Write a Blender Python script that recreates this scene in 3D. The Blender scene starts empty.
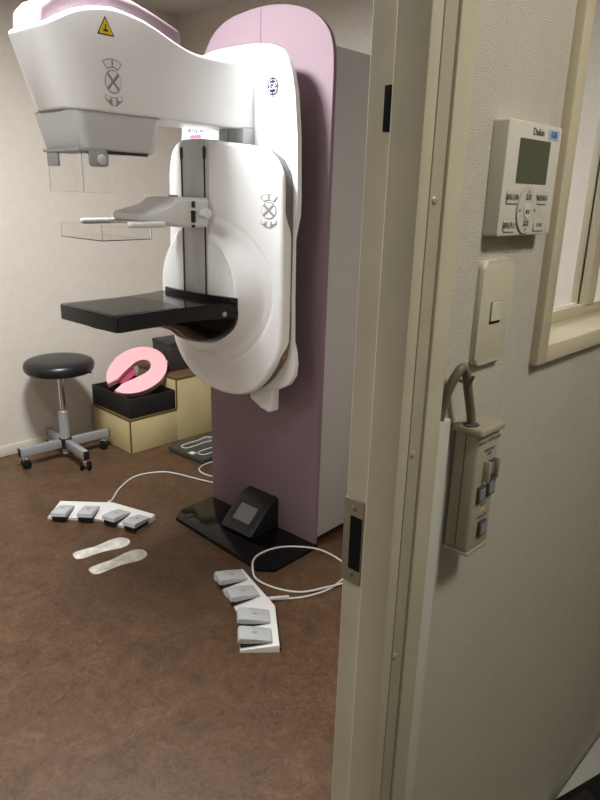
import bpy, bmesh, math, random
from math import sin, cos, pi, radians, sqrt
from mathutils import Vector, Matrix
random.seed(4)
S = bpy.context.scene
COL = S.collection

# ---------------------------------------------------------------- materials
def mat(name, col, rough=0.5, metal=0.0, spec=0.5, bump=0.0, bscale=200.0, vary=0.0, vscale=6.0, trans=0.0, ior=1.45, coat=0.0):
    m = bpy.data.materials.new(name); m.use_nodes = True
    nt = m.node_tree; b = nt.nodes['Principled BSDF']
    b.inputs['Base Color'].default_value = (*col, 1)
    b.inputs['Roughness'].default_value = rough
    b.inputs['Metallic'].default_value = metal
    b.inputs['Specular IOR Level'].default_value = spec
    b.inputs['Transmission Weight'].default_value = trans
    b.inputs['IOR'].default_value = ior
    b.inputs['Coat Weight'].default_value = coat
    tc = nt.nodes.new('ShaderNodeTexCoord')
    if vary > 0:
        n = nt.nodes.new('ShaderNodeTexNoise'); n.inputs['Scale'].default_value = vscale; n.inputs['Detail'].default_value = 5
        nt.links.new(tc.outputs['Object'], n.inputs['Vector'])
        r = nt.nodes.new('ShaderNodeValToRGB')
        r.color_ramp.elements[0].position = 0.3; r.color_ramp.elements[1].position = 0.7
        r.color_ramp.elements[0].color = (*[c * (1 - vary) for c in col], 1)
        r.color_ramp.elements[1].color = (*[min(1, c * (1 + vary)) for c in col], 1)
        nt.links.new(n.outputs['Fac'], r.inputs['Fac']); nt.links.new(r.outputs['Color'], b.inputs['Base Color'])
    if bump > 0:
        n2 = nt.nodes.new('ShaderNodeTexNoise'); n2.inputs['Scale'].default_value = bscale; n2.inputs['Detail'].default_value = 3
        nt.links.new(tc.outputs['Object'], n2.inputs['Vector'])
        bp = nt.nodes.new('ShaderNodeBump'); bp.inputs['Strength'].default_value = bump; bp.inputs['Distance'].default_value = 0.002
        nt.links.new(n2.outputs['Fac'], bp.inputs['Height']); nt.links.new(bp.outputs['Normal'], b.inputs['Normal'])
    return m

def floor_mat():
    m = mat('brown_vinyl', (0.13, 0.06, 0.035), 0.42, spec=0.35)
    nt = m.node_tree; b = nt.nodes['Principled BSDF']; L = nt.links.new
    tc = nt.nodes.new('ShaderNodeTexCoord')
    n = nt.nodes.new('ShaderNodeTexNoise'); n.inputs['Scale'].default_value = 7; n.inputs['Detail'].default_value = 8
    n.inputs['Roughness'].default_value = 0.7; n.inputs['Distortion'].default_value = 1.2
    L(tc.outputs['Object'], n.inputs['Vector'])
    r = nt.nodes.new('ShaderNodeValToRGB'); e = r.color_ramp.elements
    e[0].position = 0.25; e[0].color = (0.0644, 0.0369, 0.0197, 1)
    e[1].position = 0.75; e[1].color = (0.1564, 0.0870, 0.0448, 1)
    mid = r.color_ramp.elements.new(0.52); mid.color = (0.1086, 0.0594, 0.0314, 1)
    L(n.outputs['Fac'], r.inputs['Fac'])
    n3 = nt.nodes.new('ShaderNodeTexNoise'); n3.inputs['Scale'].default_value = 38; n3.inputs['Detail'].default_value = 6; n3.inputs['Distortion'].default_value = 2.0
    L(tc.outputs['Object'], n3.inputs['Vector'])
    mx = nt.nodes.new('ShaderNodeMix'); mx.data_type = 'RGBA'; mx.blend_type = 'MULTIPLY'; mx.inputs['Factor'].default_value = 0.55
    r3 = nt.nodes.new('ShaderNodeValToRGB'); r3.color_ramp.elements[0].color = (0.55, 0.55, 0.55, 1); r3.color_ramp.elements[1].color = (1.3, 1.25, 1.2, 1)
    r3.color_ramp.elements[0].position = 0.35; r3.color_ramp.elements[1].position = 0.65
    L(n3.outputs['Fac'], r3.inputs['Fac']); L(r.outputs['Color'], mx.inputs['A']); L(r3.outputs['Color'], mx.inputs['B'])
    br = nt.nodes.new('ShaderNodeTexBrick'); br.offset = 0.0
    br.inputs['Scale'].default_value = 1.0; br.inputs['Brick Width'].default_value = 0.457; br.inputs['Row Height'].default_value = 0.457
    br.inputs['Mortar Size'].default_value = 0.0012; br.inputs['Mortar'].default_value = (0.72, 0.7, 0.68, 1)
    br.inputs['Color1'].default_value = (1, 1, 1, 1); br.inputs['Color2'].default_value = (0.9, 0.9, 0.9, 1)
    L(tc.outputs['Object'], br.inputs['Vector'])
    m2 = nt.nodes.new('ShaderNodeMix'); m2.data_type = 'RGBA'; m2.blend_type = 'MULTIPLY'; m2.inputs['Factor'].default_value = 1
    L(mx.outputs['Result'], m2.inputs['A']); L(br.outputs['Color'], m2.inputs['B'])
    L(m2.outputs['Result'], b.inputs['Base Color'])
    bp = nt.nodes.new('ShaderNodeBump'); bp.inputs['Strength'].default_value = 0.12; bp.inputs['Distance'].default_value = 0.002
    L(n3.outputs['Fac'], bp.inputs['Height']); L(bp.outputs['Normal'], b.inputs['Normal'])
    return m

def wallpaper(name, col, cscale, bumpk, pattern=0.0):
    m = mat(name, col, 0.75, spec=0.25)
    nt = m.node_tree; b = nt.nodes['Principled BSDF']; L = nt.links.new
    tc = nt.nodes.new('ShaderNodeTexCoord')
    v = nt.nodes.new('ShaderNodeTexNoise'); v.inputs['Scale'].default_value = cscale; v.inputs['Detail'].default_value = 2; v.inputs['Roughness'].default_value = 0.4
    L(tc.outputs['Object'], v.inputs['Vector'])
    bp = nt.nodes.new('ShaderNodeBump'); bp.inputs['Strength'].default_value = bumpk; bp.inputs['Distance'].default_value = 0.003
    L(v.outputs['Fac'], bp.inputs['Height']); L(bp.outputs['Normal'], b.inputs['Normal'])
    n = nt.nodes.new('ShaderNodeTexNoise'); n.inputs['Scale'].default_value = 9; n.inputs['Detail'].default_value = 6; n.inputs['Distortion'].default_value = 3
    L(tc.outputs['Object'], n.inputs['Vector'])
    r = nt.nodes.new('ShaderNodeValToRGB'); r.color_ramp.elements[0].position = 0.42; r.color_ramp.elements[1].position = 0.58
    k = pattern
    r.color_ramp.elements[0].color = (*[c * (1 - k) for c in col], 1); r.color_ramp.elements[1].color = (*[c * (1 + k) for c in col], 1)
    L(n.outputs['Fac'], r.inputs['Fac']); L(r.outputs['Color'], b.inputs['Base Color'])
    return m

M = dict(
    floor=floor_mat(),
    exam_wall=wallpaper('exam_wallpaper', (0.60, 0.545, 0.478), 120, 0.12, 0.018),
    hall_wall=wallpaper('hall_wallpaper', (0.62, 0.595, 0.525), 650, 0.8, 0.015),
    ceiling=mat('ceiling_board', (0.62, 0.60, 0.56), 0.9, bump=0.2, bscale=90),
    frame=mat('cream_painted_steel', (0.53, 0.50, 0.385), 0.42, bump=0.05, bscale=60, vary=0.05, vscale=12),
    stripmetal=mat('grey_cream_strip', (0.42, 0.395, 0.30), 0.45, vary=0.06, vscale=20),
    winframe=mat('ivory_window_frame', (0.62, 0.56, 0.42), 0.45, bump=0.1, bscale=50, vary=0.05, vscale=10),
    gap=mat('dark_gap', (0.02, 0.018, 0.014), 0.9),
    screwmetal=mat('screw_metal', (0.62, 0.59, 0.50), 0.3, metal=0.5),
    steel=mat('brushed_steel', (0.26, 0.235, 0.185), 0.42, metal=0.7, bump=0.1, bscale=300),
    rubber=mat('black_rubber', (0.008, 0.008, 0.008), 0.8, spec=0.15),
    white=mat('white_enamel', (0.87, 0.87, 0.875), 0.32, bump=0.02, bscale=500),
    white2=mat('off_white_plastic', (0.78, 0.785, 0.785), 0.4, bump=0.02, bscale=400),
    pink=mat('pale_pink_panel', (0.25, 0.178, 0.205), 0.5, spec=0.2, bump=0.03, bscale=300),
    housing=mat('grey_white_housing', (0.50, 0.49, 0.49), 0.55, bump=0.05, bscale=300),
    groove=mat('grey_brown_shade', (0.17, 0.15, 0.145), 0.6),  # shade of the recess behind the cover put into the colour
    greyplastic=mat('light_grey_plastic', (0.56, 0.57, 0.57), 0.42),
    midgrey=mat('mid_grey_plastic', (0.33, 0.33, 0.33), 0.45),
    darkgrey=mat('dark_grey_mark', (0.07, 0.07, 0.075), 0.6),
    blackgloss=mat('black_gloss_plastic', (0.005, 0.005, 0.006), 0.14, spec=0.32),
    carbon=mat('carbon_fibre_top', (0.013, 0.0125, 0.012), 0.28, spec=0.35, bump=0.05, bscale=600),
    blackmatte=mat('black_matte_plastic', (0.010, 0.010, 0.011), 0.45),
    clear=mat('clear_acrylic', (0.97, 0.97, 0.97), 0.02, trans=1.0, ior=1.18),
    glass=mat('window_glass', (0.97, 0.98, 0.97), 0.01, trans=1.0, ior=1.12),
    yellow=mat('warning_yellow', (0.82, 0.62, 0.02), 0.5),
    black=mat('black_ink', (0.01, 0.01, 0.01), 0.6),
    navy=mat('navy_emblem', (0.018, 0.024, 0.055), 0.5, spec=0.2),
    pinkink=mat('pink_ink', (0.40, 0.09, 0.17), 0.6),
    lcd=mat('lcd_grey', (0.16, 0.17, 0.16), 0.25),
    lcdgreen=mat('lcd_olive', (0.075, 0.085, 0.05), 0.3),
    bluelabel=mat('pale_blue_label', (0.36, 0.52, 0.72), 0.5),
    blueink=mat('blue_ink', (0.03, 0.10, 0.30), 0.5),
    switchpl=mat('ivory_switch_plate', (0.58, 0.56, 0.43), 0.35),
    switchkey=mat('white_switch_key', (0.62, 0.61, 0.52), 0.35),
    remote=mat('ivory_white_remote', (0.66, 0.64, 0.58), 0.38),
    remotebtn=mat('pale_button', (0.58, 0.56, 0.50), 0.4),
    ctrlbox=mat('warm_grey_case', (0.38, 0.35, 0.275), 0.42, bump=0.03, bscale=300),
    ctrlcable=mat('warm_grey_cable', (0.17, 0.155, 0.12), 0.4),
    key=mat('dark_blue_grey_key', (0.05, 0.055, 0.075), 0.3),
    chromekey=mat('silver_key_face', (0.40, 0.41, 0.46), 0.22, metal=0.6),
    raceway=mat('white_cable_cover', (0.57, 0.58, 0.53), 0.4),
    leather=mat('black_leatherette', (0.010, 0.010, 0.011), 0.33, bump=0.1, bscale=120),
    alum=mat('grey_painted_metal', (0.36, 0.37, 0.38), 0.35, metal=0.35),
    chrome=mat('chrome', (0.75, 0.75, 0.75), 0.12, metal=1.0),
    stepwood=mat('yellow_cream_laminate', (0.52, 0.42, 0.215), 0.5, vary=0.05, vscale=8),
    stepedge=mat('brown_edge_trim', (0.12, 0.075, 0.025), 0.5),
    traymat=mat('black_tray_board', (0.010, 0.009, 0.008), 0.55, bump=0.1, bscale=200),
    pinkfoam=mat('pink_foam', (0.86, 0.46, 0.49), 0.65, bump=0.05, bscale=250),
    pinkcloth=mat('deep_pink_cloth', (0.45, 0.05, 0.12), 0.8),
    paleband=mat('pale_band', (0.72, 0.66, 0.62), 0.7),
    darkbox=mat('charcoal_box', (0.033, 0.027, 0.027), 0.5),
    scaleglass=mat('dark_green_grey_glass', (0.045, 0.052, 0.045), 0.2),
    cable=mat('white_cable', (0.66, 0.65, 0.61), 0.4),
    sticker=mat('worn_white_sticker', (0.66, 0.62, 0.57), 0.6, vary=0.3, vscale=22),
    pedal=mat('pedal_grey', (0.47, 0.48, 0.48), 0.42),
    pedalbase=mat('pedal_white', (0.78, 0.77, 0.74), 0.4),
    boxgrey=mat('light_grey_board', (0.72, 0.72, 0.71), 0.5),
    orange=mat('amber_button', (0.5, 0.16, 0.02), 0.4),
    lampbody=mat('lamp_housing', (0.7, 0.7, 0.7), 0.5),
    baseboard=mat('cream_baseboard', (0.60, 0.55, 0.45), 0.5),
)

# ---------------------------------------------------------------- mesh helpers
def link(name, me, m=None, parent=None, smooth=True, angle=35):
    if m is not None: me.materials.append(M[m] if isinstance(m, str) else m)
    if smooth:
        for p in me.polygons: p.use_smooth = True
        me.set_sharp_from_angle(angle=radians(angle))
    o = bpy.data.objects.new(name, me); COL.objects.link(o)
    if parent is not None: o.parent = parent
    return o
def fin(name, bm, m, parent=None, smooth=True, angle=35, xf=None):
    if xf is not None: bmesh.ops.transform(bm, matrix=xf, verts=bm.verts)
    bmesh.ops.recalc_face_normals(bm, faces=bm.faces)
    me = bpy.data.meshes.new(name); bm.to_mesh(me); bm.free()
    return link(name, me, m, parent, smooth, angle)
def add_box(bm, x0, x1, y0, y1, z0, z1, bev=0.0, seg=2, xf=None):
    r = bmesh.ops.create_cube(bm, size=1.0)
    vs = r['verts']
    bmesh.ops.transform(bm, matrix=Matrix.Translation(((x0+x1)/2, (y0+y1)/2, (z0+z1)/2)) @ Matrix.Diagonal((x1-x0, y1-y0, z1-z0, 1)), verts=vs)
    if bev > 0:
        es = list({e for v in vs for e in v.link_edges})
        rb = bmesh.ops.bevel(bm, geom=es, offset=bev, segments=seg, affect='EDGES', profile=0.5)
        vs = list({v for f in rb['faces'] for v in f.verts} | {v for v in vs if v.is_valid})
    if xf is not None: bmesh.ops.transform(bm, matrix=xf, verts=vs)
    return vs
def box(name, x0, x1, y0, y1, z0, z1, m, parent=None, bev=0.0, seg=2, xf=None):
    bm = bmesh.new(); add_box(bm, x0, x1, y0, y1, z0, z1, bev, seg, xf)
    return fin(name, bm, m, parent)
def add_prism(bm, poly, f, d0, d1, bev=0.0, seg=2):
    """poly: 2-D outline; f(u,v,d) -> 3-D point; extruded from d0 to d1"""
    a = [bm.verts.new(f(u, v, d0)) for u, v in poly]; b = [bm.verts.new(f(u, v, d1)) for u, v in poly]
    n = len(poly)
    fa = bm.faces.new(a[::-1]); fb = bm.faces.new(b)
    for i in range(n): bm.faces.new((a[i], a[(i+1) % n], b[(i+1) % n], b[i]))
    if bev > 0:
        bmesh.ops.bevel(bm, geom=list(fb.edges), offset=bev, segments=seg, affect='EDGES', profile=0.5, clamp_overlap=True)
def prism(name, poly, f, d0, d1, m, parent=None, bev=0.0, seg=2, angle=35):
    bm = bmesh.new(); add_prism(bm, poly, f, d0, d1, bev, seg)
    return fin(name, bm, m, parent, angle=angle)
def crom(pts, n=8, closed=False):
    P = [Vector(p) for p in pts]; out = []
    N = len(P); rng = N if closed else N - 1
    for i in range(rng):
        p0 = P[(i-1) % N] if (closed or i > 0) else P[0]*2 - P[1]
        p1 = P[i]; p2 = P[(i+1) % N]
        p3 = P[(i+2) % N] if (closed or i+2 < N) else P[-1]*2 - P[-2]
        for k in range(n):
            t = k / n
            out.append(0.5*((2*p1) + (p2-p0)*t + (2*p0-5*p1+4*p2-p3)*t*t + (3*p1-p0-3*p2+p3)*t**3))
    if not closed: out.append(P[-1])
    return out
def add_tube(bm, pts, r, n=10, closed=False):
    P = [Vector(p) for p in pts]; N = len(P); rings = []
    up = Vector((0.013, 0.021, 1.0))
    for i, p in enumerate(P):
        if closed: t = P[(i+1) % N] - P[i-1]
        else: t = P[min(i+1, N-1)] - P[max(i-1, 0)]
        t.normalize()
        s = t.cross(up)
        if s.length < 1e-3: s = t.cross(Vector((1, 0, 0)))
        s.normalize(); w = s.cross(t); up = w
        rr = r[i] if isinstance(r, (list, tuple)) else r
        rings.append([bm.verts.new(p + (s*cos(2*pi*k/n) + w*sin(2*pi*k/n))*rr) for k in range(n)])
    for i in range(N if closed else N-1):
        A, B = rings[i], rings[(i+1) % N]
        for k in range(n): bm.faces.new((A[k], A[(k+1) % n], B[(k+1) % n], B[k]))
    if not closed:
        bm.faces.new(rings[0][::-1]); bm.faces.new(rings[-1])
def tube(name, pts, r, m, parent=None, n=10, closed=False):
    bm = bmesh.new(); add_tube(bm, pts, r, n, closed); return fin(name, bm, m, parent, angle=50)
def add_lathe(bm, prof, n=32, xf=None):
    rings = []; new = []
    for r, z in prof:
        if r < 1e-6: ring = [bm.verts.new((0, 0, z))]
        else: ring = [bm.verts.new((r*cos(2*pi*k/n), r*sin(2*pi*k/n), z)) for k in range(n)]
        rings.append(ring); new += ring
    for A, B in zip(rings, rings[1:]):
        for k in range(n):
            k2 = (k+1) % n
            if len(A) == 1 and len(B) == 1: continue
            if len(A) == 1: bm.faces.new((A[0], B[k], B[k2]))
            elif len(B) == 1: bm.faces.new((A[k], A[k2], B[0]))
            else: bm.faces.new((A[k], A[k2], B[k2], B[k]))
    for ring in (rings[0], rings[-1]):
        if len(ring) > 1: bm.faces.new(ring)
    if xf is not None: bmesh.ops.transform(bm, matrix=xf, verts=new)
def lathe(name, prof, m, parent=None, n=32, xf=None, angle=35):
    bm = bmesh.new(); add_lathe(bm, prof, n, xf); return fin(name, bm, m, parent, angle=angle)
def add_loft(bm, rings, cap=True):
    R = [[bm.verts.new(p) for p in r] for r in rings]; n = len(R[0])
    for A, B in zip(R, R[1:]):
        for k in range(n): bm.faces.new((A[k], A[(k+1) % n], B[(k+1) % n], B[k]))
    if cap: bm.faces.new(R[0][::-1]); bm.faces.new(R[-1])
def loft(name, rings, m, parent=None, angle=40):
    bm = bmesh.new(); add_loft(bm, rings); return fin(name, bm, m, parent, angle=angle)
def rrect(w, h, r, n=6, cx=0, cy=0):
    out = []
    for sx, sy, a0 in ((1, 1, 0), (-1, 1, 90), (-1, -1, 180), (1, -1, 270)):
        for k in range(n+1):
            a = radians(a0 + 90*k/n); out.append((cx + sx*(w/2-r) + r*cos(a), cy + sy*(h/2-r) + r*sin(a)))
    return out
def ellipse(a, b, n=28, cx=0, cy=0, a0=0, a1=360):
    full = abs(a1-a0) >= 360
    m_ = n if full else n+1
    return [(cx + a*cos(radians(a0+(a1-a0)*k/n)), cy + b*sin(radians(a0+(a1-a0)*k/n))) for k in range(m_)]
def text(name, s, size, m, parent, origin, ax, ay, depth=0.0003, align='CENTER', squeeze=1.0, bold=0.0):
    cu = bpy.data.curves.new('t', 'FONT'); cu.body = s; cu.size = size; cu.extrude = depth; cu.align_x = align; cu.align_y = 'CENTER'
    cu.resolution_u = 3; cu.offset = bold
    ob = bpy.data.objects.new('t', cu); COL.objects.link(ob)
    dg = bpy.context.evaluated_depsgraph_get()
    me = bpy.data.meshes.new_from_object(ob.evaluated_get(dg))
    bpy.data.objects.remove(ob); bpy.data.curves.remove(cu)
    X = Vector(ax).normalized(); Y = Vector(ay).normalized(); Z = X.cross(Y)
    mt = Matrix(((X.x*squeeze, Y.x, Z.x, origin[0]), (X.y*squeeze, Y.y, Z.y, origin[1]), (X.z*squeeze, Y.z, Z.z, origin[2]), (0, 0, 0, 1)))
    me.transform(mt); me.name = name
    me.materials.clear()
    return link(name, me, m, parent, smooth=False)
def thing(name, label, cat, loc=(0, 0, 0), rz=0.0, group=None):
    o = bpy.data.objects.new(name, None); COL.objects.link(o); o.location = loc; o.rotation_euler = (0, 0, rz)
    o.empty_display_size = 0.05
    o['label'] = label; o['category'] = cat
    if group: o['group'] = group
    return o
def tag(o, label, cat, group=None):
    o['label'] = label; o['category'] = cat
    if group: o['group'] = group
    return o
def struct(o): o['kind'] = 'structure'; return o
def loc_of(parent): return Matrix.Translation(-Vector(parent.location))   # world -> local for an unrotated thing
def shift(parent, objs):
    """meshes were written in world coordinates: express them in their thing's frame"""
    T = Matrix.Translation(-Vector(parent.location))
    seen = set()
    for o in objs:
        if o.type == 'MESH' and o.data.name not in seen: o.data.transform(T); seen.add(o.data.name)

# ================================================================ SETTING
YW, YB = 0.36, 0.4226            # hall face and exam face of the partition
XR, YF, ZC = 2.68, 3.68, 2.50    # exam room: end wall, far wall, ceiling
XH = 1.475                       # hall: end wall
struct(box('floor', -2.6, XR+0.1, -2.7, YF+0.1, -0.06, 0.0, 'floor'))
ZH = 2.22
struct(box('ceiling', -2.6, XR+0.1, YW, YF+0.1, ZC, ZC+0.06, 'ceiling'))
struct(box('ceiling_corridor', -2.6, XH+0.08, -2.7, YW, ZH, ZH+0.06, 'ceiling'))
struct(box('wall_far', -1.0, XR+0.1, YF, YF+0.1, 0, ZC, 'exam_wall'))
struct(box('wall_end', XR, XR+0.1, YB, YF, 0, ZC, 'exam_wall'))
struct(box('wall_left', -1.0, -0.9, YB, YF, 0, ZC, 'exam_wall'))
struct(box('wall_corridor_left', -2.6, -2.5, -2.6, YW, 0, ZC, 'hall_wall'))
struct(box('wall_corridor_back', -2.6, XH, -2.7, -2.6, 0, ZC, 'hall_wall'))
struct(box('wall_corridor_right', XH, XH+0.08, -2.7, YW, 0, ZC, 'hall_wall'))
struct(box('baseboard_far', -0.9, XR, YF-0.010, YF, 0, 0.062, 'baseboard', bev=0.003))
struct(box('baseboard_end', XR-0.010, XR, YB, YF-0.010, 0, 0.062, 'baseboard', bev=0.003))

# partition between corridor and exam room, with the doorway and the window openings
DX0, DX1, DZ = -0.36, 0.5226, 2.06
WX0, WX1, WZ0, WZ1 = 0.815, 1.36, 1.316, 2.02
def partition(name, y0, y1, m):
    bm = bmesh.new()
    add_box(bm, -2.6, DX0, y0, y1, 0, ZC)
    add_box(bm, DX0, DX1, y0, y1, DZ, ZC)
    add_box(bm, DX1, WX0, y0, y1, 0, ZC)
    add_box(bm, WX0, WX1, y0, y1, 0, WZ0)
    add_box(bm, WX0, WX1, y0, y1, WZ1, ZC)
    add_box(bm, WX1, XR, y0, y1, 0, ZC)
    return struct(fin(name, bm, m))
partition('wall_front', YW, (YW+YB)/2, 'hall_wall')
partition('wall_front_inner', (YW+YB)/2, YB-0.002, 'exam_wall')

# door frame (right-hand jamb seen close up, left jamb and head beyond the view)
jamb_poly = [(0.5226, 0.3560), (0.5226, 0.3488), (0.5125, 0.3488), (0.5085, 0.3506), (0.5072, 0.3550), (0.5072, 0.3848), (0.5082, 0.3860), (0.5200, 0.3860), (0.5200, YB-0.0012), (0.5210, YB), (0.5226, YB)]
bm = bmesh.new()
add_prism(bm, jamb_poly, lambda u, v, d: (u, v, d), 0, DZ)
mx_ = DX0 + DX1
add_prism(bm, [(mx_-u, v) for u, v in jamb_poly], lambda u, v, d: (u, v, d), 0, DZ)
add_box(bm, DX0, DX1, 0.3515, YB, DZ-0.0125, DZ)
door = struct(fin('door_1', bm, 'frame', angle=25))
def dpart(name, bm, m, parent=door): return fin(name, bm, m, parent)
bm = bmesh.new(); add_box(bm, 0.5226, 0.5231, 0.3500, 0.36, 0, DZ); dpart('frame_gap', bm, 'gap')
bm = bmesh.new(); add_box(bm, 0.5230, 0.5428, 0.3476, 0.36, 0, DZ, 0.0006, 1); strip = dpart('seal_strip', bm, 'stripmetal')
bm = bmesh.new(); add_box(bm, 0.5438, 0.5725, 0.3445, 0.36, 0, DZ+0.05, 0.0015, 2); dpart('casing', bm, 'frame')
bm = bmesh.new(); add_box(bm, mx_-0.5725, mx_-0.5226, 0.3445, 0.36, 0, DZ+0.05, 0.0015, 2); dpart('casing', bm, 'frame')
bm = bmesh.new(); add_box(bm, mx_-0.5226, 0.5438, 0.3450, 0.36, DZ, DZ+0.05, 0.0015, 2); dpart('head_casing', bm, 'frame')
FACE_Y = Matrix(((1, 0, 0, 0), (0, 0, 1, 0), (0, -1, 0, 0), (0, 0, 0, 1)))      # lathe axis z -> +... faces -Y after the flip below
def toward(d, at):
    q = Vector(d).to_track_quat('Z', 'Y').to_matrix().to_4x4(); return Matrix.Translation(at) @ q
def screw(at, d, r, parent, m='steel'):
    bm = bmesh.new()
    add_lathe(bm, [(r, -0.0006), (r, 0.0006), (r*0.75, 0.0014), (r*0.3, 0.0016), (r*0.25, 0.0009), (0, 0.0008)], 14, toward(d, at))
    return fin('screw', bm, m, parent)
for x, z in ((0.530, 1.497), (0.529, 1.251), (0.527, 1.008), (0.5285, 1.75), (0.5285, 0.75), (0.5285, 0.5), (0.5285, 0.25)):
    screw((x, 0.3475, z), (0, -1, 0), 0.0038, strip, 'screwmetal')
# strike plate let into the rebate
def xface(u, v, d): return (0.5200 - d, u, v)
sp = prism('strike_plate', rrect(0.0275, 0.104, 0.002, 3, 0.4105, 1.129), xface, -0.001, 0.0012, 'steel', door, 0.0003, 1)
prism('latch_hole', rrect(0.0165, 0.066, 0.001, 2, 0.4062, 1.128), xface, 0.0, 0.0015, 'rubber', sp)
screw((0.5190, 0.4105, 1.170), (-1, 0, 0), 0.0034, sp); screw((0.5190, 0.4105, 1.088), (-1, 0, 0), 0.0034, sp)
box('bumper', 0.5130, 0.5200, 0.3862, 0.3985, 1.555, 1.594, 'rubber', door, 0.001)

# window in the partition
bm = bmesh.new()
FY0, FY1 = 0.3485, YB
add_box(bm, 0.797, 0.8225, FY0, YW+0.006, 1.298, 2.05, 0.0015)
add_box(bm, 1.3525, 1.378, FY0, YW+0.006, 1.298, 2.05, 0.0015)
add_box(bm, 0.8225, 1.3525, FY0, YW+0.006, 1.298, 1.3215, 0.0015)
add_box(bm, 0.8225, 1.3525, FY0, YW+0.006, 2.0265, 2.05, 0.0015)
win = struct(fin('window_1', bm, 'winframe'))
bm = bmesh.new()
add_box(bm, WX0, 0.8225, YW, YB+0.03, WZ0, WZ1); add_box(bm, 1.3525, WX1, YW, YB+0.03, WZ0, WZ1)
add_box(bm, WX0, WX1, YW, YB+0.03, WZ0-0.0, 1.3205); add_box(bm, WX0, WX1, YW, YB+0.03, 2.012, WZ1)
fin('reveal_lining', bm, 'winframe', win)
bm = bmesh.new()
add_box(bm, 0.8225, 1.3525, 0.418, 0.440, 1.3205, 1.338, 0.001); add_box(bm, 0.8225, 1.3525, 0.418, 0.440, 1.994, 2.012, 0.001)
add_box(bm, 0.8225, 0.835, 0.418, 0.440, 1.338, 1.994, 0.001); add_box(bm, 1.34, 1.3525, 0.418, 0.440, 1.338, 1.994, 0.001)
add_box(bm, 1.105, 1.135, 0.414, 0.444, 1.338, 1.994, 0.001)
fin('window_sash', bm, 'winframe', win)
bm = bmesh.new(); add_box(bm, 0.835, 1.105, 0.427, 0.432, 1.338, 1.994); add_box(bm, 1.135, 1.34, 0.427, 0.432, 1.338, 1.994); fin('pane', bm, 'glass', win)

# ================================================================ MAMMOGRAPHY UNIT (local frame: +x into the column, +y image left)
TH = radians(2.5)
MG = thing('mammography_unit', 'tall white and pink mammography machine with black breast support, standing on brown floor', 'medical imaging machine', (1.925, 2.08, 0), TH)
CY = 0.02
CC = 0.040
def fx(u, v, d): return (-d, u, v)              # outlines in (y, z), pushed towards the patient by d
# column
top = [(0.360, 1.90), (0.374, 1.98), (0.352, 2.045), (0.294, 2.112), (0.220, 2.148), (0.146, 2.163), (0.024, 2.172), (-0.08, 2.166), (-0.171, 2.147), (-0.235, 2.122), (-0.285, 2.088), (-0.322, 2.045), (-0.340, 1.99), (-0.345, 1.92)]
tops = [(p.x, p.y) for p in crom([(u, v, 0) for u, v in top], 4)]
outline = tops + [(-0.338, 0.012), (0.340, 0.012)]
colpan = prism('column_panel', outline, fx, -0.012, 0.006, 'pink', MG, 0.004, 2, 30)
box('panel_seam', -0.0068, -0.0055, 0.0225, 0.0245, 2.0, 2.168, 'darkgrey', colpan)
box('column_housing', 0.0121, 0.62, -0.328, 0.328, 0.035, 2.008, 'housing', MG, 0.004)
box('column_plinth', 0.02, 0.61, -0.31, 0.31, 0.0, 0.036, 'blackmatte', MG)
bp_ = [(0.0, 0.345), (-0.196, 0.345), (-0.275, 0.296), (-0.318, -0.298), (-0.272, -0.352), (0.0, -0.352)]
bp = prism('base_plate', bp_, lambda u, v, d: (u, v, d), 0.0, 0.018, 'blackgloss', MG, 0.004)
prism('foot_patch', [(p[0]-0.225, p[1]+0.262) for p in rrect(0.05, 0.035, 0.01)], lambda u, v, d: (u, v, d), 0.018, 0.0205, 'blackmatte', bp)
# foot display pod
pod_rings = []
for y_, k in ((0.080, 0.0), (0.072, 1.0), (-0.108, 1.0), (-0.116, 0.0)):
    prof = [(-0.004, 0.018), (-0.170, 0.018), (-0.184, 0.030), (-0.174, 0.044), (-0.072, 0.140), (-0.034, 0.160), (-0.004, 0.168)]
    cx_, cz_ = -0.085, 0.075
    pod_rings.append([((x if x > -0.01 else cx_+(x-cx_)*(0.93+0.07*k)), y_, max(0.018, cz_+(z-cz_)*(0.93+0.07*k))) for x, z in prof])
pod = loft('foot_display', pod_rings, 'blackmatte', MG, 30)
sl = Vector((0.102, 0, 0.096)).normalized(); nr = Vector((-sl.z, 0, sl.x))
def slope(u, v, d):
    p = Vector((-0.174, 0, 0.044)) + sl*v + nr*d; return (p.x, u - 0.018, p.z)
prism('screen', rrect(0.106, 0.082, 0.003, 3, 0, 0.074), slope, -0.001, 0.0015, 'lcd', pod)
prism('screen_bezel', rrect(0.146, 0.116, 0.008, 4, 0, 0.072), slope, -0.002, 0.0008, 'blackgloss', pod)

# gantry plate behind the cover
half = [(0.0, 2.013), (-0.10, 2.011), (-0.165, 2.003), (-0.212, 1.985), (-0.247, 1.950), (-0.272, 1.90), (-0.288, 1.84), (-0.304, 1.70), (-0.312, 1.48), (-0.311, 1.42), (-0.291, 1.335), (-0.294, 1.10), (-0.299, 0.945), (-0.312, 0.905), (-0.319, 0.855), (-0.313, 0.808), (-0.285, 0.766), (-0.235, 0.738), (-0.10, 0.715)]
ol = half + [(2*CY-u, v) for u, v in half[::-1]]
gp = prism('gantry_plate', ol, fx, 0.122, 0.145, 'white', MG, 0.007, 3, 30)
box('gantry_mount', -0.1222, -0.005, CY-0.20, CY+0.20, 0.95, 1.75, 'groove', MG, 0.01)
# core between plate and cover, coloured dark for the shade in the recess
lathe('indicator', [(0.010, 0), (0.010, 0.004), (0.006, 0.006), (0, 0.006)], 'orange', MG, 16, toward((0, -1, 0), (-0.170, CC-0.322, 0.885)))
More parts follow.
